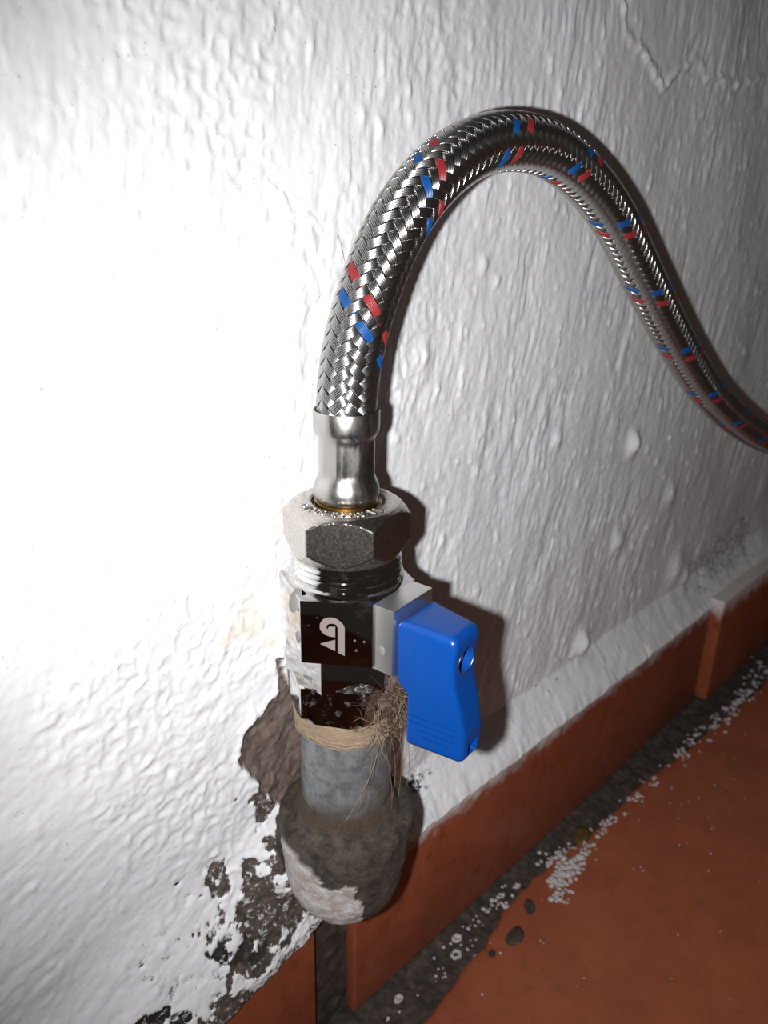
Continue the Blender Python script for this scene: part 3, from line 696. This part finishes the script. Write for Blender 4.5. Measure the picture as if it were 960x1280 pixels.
for sign in (1, -1):
    for i in range(NB):
        th = PHASE + sign * 2 * PI * s_rel / PITCH + 2 * PI * i / NB
        m = 2 * i + sign * 2 * NB * s_rel / PITCH
        w = np.cos(2 * PI * (m - 0.5) / 4); hgt = sign * 0.27 * np.tanh(1.8 * w) / math.tanh(1.8)
        rad = RB + hgt
        rdir = N1 * np.cos(th)[:, None] + N2 * np.sin(th)[:, None]; tdir = -N1 * np.sin(th)[:, None] + N2 * np.cos(th)[:, None]
        ta = math.atan2(2 * PI * RB, PITCH)
        along = TT * math.cos(ta) + sign * tdir * math.sin(ta); across = np.cross(rdir, along)
        cen = CL + rdir * rad[:, None]
        # bundles bow very slightly with the tube
        rows = cen[:, None] + across[:, None] * (cs[:, 0] * HW)[None, :, None] + rdir[:, None] * (0.15 * cs[:, 1] - 0.075 * cs[:, 0] ** 2)[None, :, None]
        under = cen[:, None] + across[:, None] * (np.array([0.96, -0.96]) * HW)[None, :, None] - rdir[:, None] * 0.2
        G = np.concatenate([rows, under], 1)
        mat = M_WIRE
        if sign == COLOUR_SIGN and i == BLUE_I: mat = M_BLUE_T
        if sign == COLOUR_SIGN and i == RED_I: mat = M_RED
        k0 = int(np.searchsorted(SS, 4.0))
        G = G[k0:]
        ob = mesh_np('braid_strand', G.reshape(-1, 3), grid_faces(G.shape[0], G.shape[1], True), mat, ho, sharp=60)
        if mat is M_BLUE_T: ob['label'] = 'blue thread in the braid'
        if mat is M_RED: ob['label'] = 'red thread in the braid'

# ------------------------------------------------------------------ plaster crumbs and flakes
def pebble(c, r, flat=0.6):
    bm = bmesh.new(); bmesh.ops.create_icosphere(bm, subdivisions=1, radius=1.0)
    q_ = np.array([v.co[:] for v in bm.verts]) * (1 + 0.35 * (rng.random((len(bm.verts), 1)) - 0.5)); f_ = np.array([[v.index for v in fa.verts] for fa in bm.faces]); bm.free()
    q_ = q_ * np.array([r * rng.uniform(0.7, 1.4), r * rng.uniform(0.7, 1.4), r * flat]); a = rng.uniform(0, 2 * PI); ca_, sa_ = math.cos(a), math.sin(a)
    q_ = np.stack([q_[:, 0] * ca_ - q_[:, 1] * sa_, q_[:, 0] * sa_ + q_[:, 1] * ca_, q_[:, 2]], -1)
    return q_ + np.array([c[0], c[1], c[2] + r * flat * 0.5]), f_
crumbs = []
FT = -170.4
def scatter(cx, cy, sx, sy, n, r0, r1, rot=0):
    for _ in range(n):
        a, b = rng.normal(0, sx), rng.normal(0, sy); x = cx + a * math.cos(rot) - b * math.sin(rot); y = cy + a * math.sin(rot) + b * math.cos(rot)
        if y > 6.8: continue
        if fbm(x / 7, y / 4, 161, 3) < rng.uniform(-0.35, 0.25): continue
        z = FT if y < edge(x) - 1.5 else -171.3
        crumbs.append(pebble((x, y, z), rng.uniform(r0, r1)))
for a in [(110, -1, 7, 2.4, 60, .4, 1.1), (112, -6.5, 5, 2.4, 110, .5, 1.5), (102, -9, 4.5, 2.2, 85, .45, 1.3), (95, -12.5, 2.2, 1.6, 22, .35, .9), (122, -6, 4, 1.6, 30, .35, .9), (79, 3.0, 4, 1.4, 30, .35, .9), (77, -1.0, 2.5, 1.6, 22, .35, .9), (66, 3, 3, 1.3, 14, .3, .8), (135, -5, 9, 1.6, 55, .35, .9),
          (152, -6, 9, 1.8, 60, .35, .9), (175, -6, 12, 1.8, 60, .35, .9), (205, -7, 14, 2, 75, .35, 1.0), (232, -8, 14, 2.4, 95, .4, 1.1), (268, -9, 16, 2.6, 90, .4, 1.2), (305, -6, 16, 3, 70, .4, 1.2), (130, -16, 40, 9, 60, .2, .5), (200, -24, 50, 9, 50, .2, .5), (55, -2, 10, 4, 30, .25, .6), (30, 1, 10, 3, 20, .25, .6), (150, -45, 60, 25, 30, .15, .4)]:
    scatter(*a)
cr = mesh_np('plaster_crumbs', *merge(crumbs), M_CRUMB, smooth=False)
tag(cr, 'scattered white plaster crumbs along the grimy floor joint', 'crumbs', kind='stuff')
def flake(name, x, y, z, r, label, ring=False):
    n = 22; th = np.linspace(0, 2 * PI, n, endpoint=False); rows = []
    for k, (rr, hh) in enumerate([(0.45 if ring else 0.02, 0.1), (0.62, 0.55), (0.8, 0.75), (1.0, 0.55), (1.08, 0.1), (0.9, -0.15)]):
        kk = 1 + 0.28 * fbm(np.cos(th) * 1.5 + x, np.sin(th) * 1.5 + y, 141, 3)
        rows.append(np.stack([x + r * rr * kk * np.cos(th), y + r * 0.8 * rr * kk * np.sin(th), z + r * hh * 0.55 * (1 + 0.5 * vnoise(th * 1.2, th * 0 + k * 0.3, 143))], -1))
    v = np.array(rows).reshape(-1, 3); o = mesh_np(name, v, grid_faces(6, n, True), M_CRUMB, sharp=60)
    tag(o, label, 'paint flake', group='paint flakes on the floor'); return o
flake('paint_flake', 49.5, -0.9, -171.2, 2.3, 'ring-shaped white paint flake lying in the dark floor joint', True)
flake('paint_flake', 54.5, 3.0, -171.0, 1.9, 'lumpy white paint flake just beyond the ring-shaped one')
flake('paint_flake', 24.5, 1.8, -171.2, 1.6, 'white paint flake nearest the elbow in the floor joint')
flake('paint_flake', 88, 1.5, -171.1, 1.3, 'small white paint flake beside the crumbs under the lever')

# dead leaf scraps on the floor joint
def scrap(x, y, rx, ry, a, mat, label):
    n = 26; th = np.linspace(0, 2 * PI, n, endpoint=False); rows = []
    for rr in (0.02, 0.4, 0.75, 1.0):
        kk = 1 + 0.22 * fbm(np.cos(th) * 1.8 + x, np.sin(th) * 1.8 + y, 151, 3); px_, py_ = rx * rr * kk * np.cos(th), ry * rr * kk * np.sin(th)
        rows.append(np.stack([x + px_ * math.cos(a) - py_ * math.sin(a), y + px_ * math.sin(a) + py_ * math.cos(a), FT + 0.28 + 0.5 * (1 - rr ** 2) * 0.5 + 0.1 * np.sin(th * 3)], -1))
    rows.append(rows[-1] - np.array([0, 0, 0.35]))
    o = mesh_np('dirt_scale', np.array(rows).reshape(-1, 3), grid_faces(5, n, True), mat); tag(o, label, 'dirt', group='dirt scabs on the floor tile'); return o
M_OLIVE = Mat('olive_scrap', (0.10, 0.055, 0.012), 0.6).m
scrap(69, -11.0, 4.6, 2.6, 0.1, M_DIRT, 'dark oval dirt scab on the floor tile near the ring-shaped flake')
scrap(83, -7.5, 3.4, 2.0, 0.7, M_DIRT, 'smaller dark dirt scab between crumbs and oval scab')
scrap(58, -9.5, 1.6, 1.2, 0.3, M_DIRT, 'tiny dark dirt scab on the tile edge')
scrap(127, -2.5, 5.0, 3.0, 0.4, M_OLIVE, 'olive brown scrap behind the largest heap of crumbs')

# hair stuck on the wall
t = np.linspace(0, 1, 20); hx = 13.0 + 2.2 * t; hz = 57.5 - 8.5 * t
iy = [YY[np.searchsorted(xs, a), np.searchsorted(ZZ[np.searchsorted(xs, a)], b)] for a, b in zip(hx, hz)]
hair = mesh_np('stray_hair', *tube_np(np.stack([hx + 0.5 * t * t, np.array(iy) - 0.15, hz], -1), 0.05, 4), M_RUBBER)
tag(hair, 'thin dark hair stuck on the white wall left of the hose', 'hair')
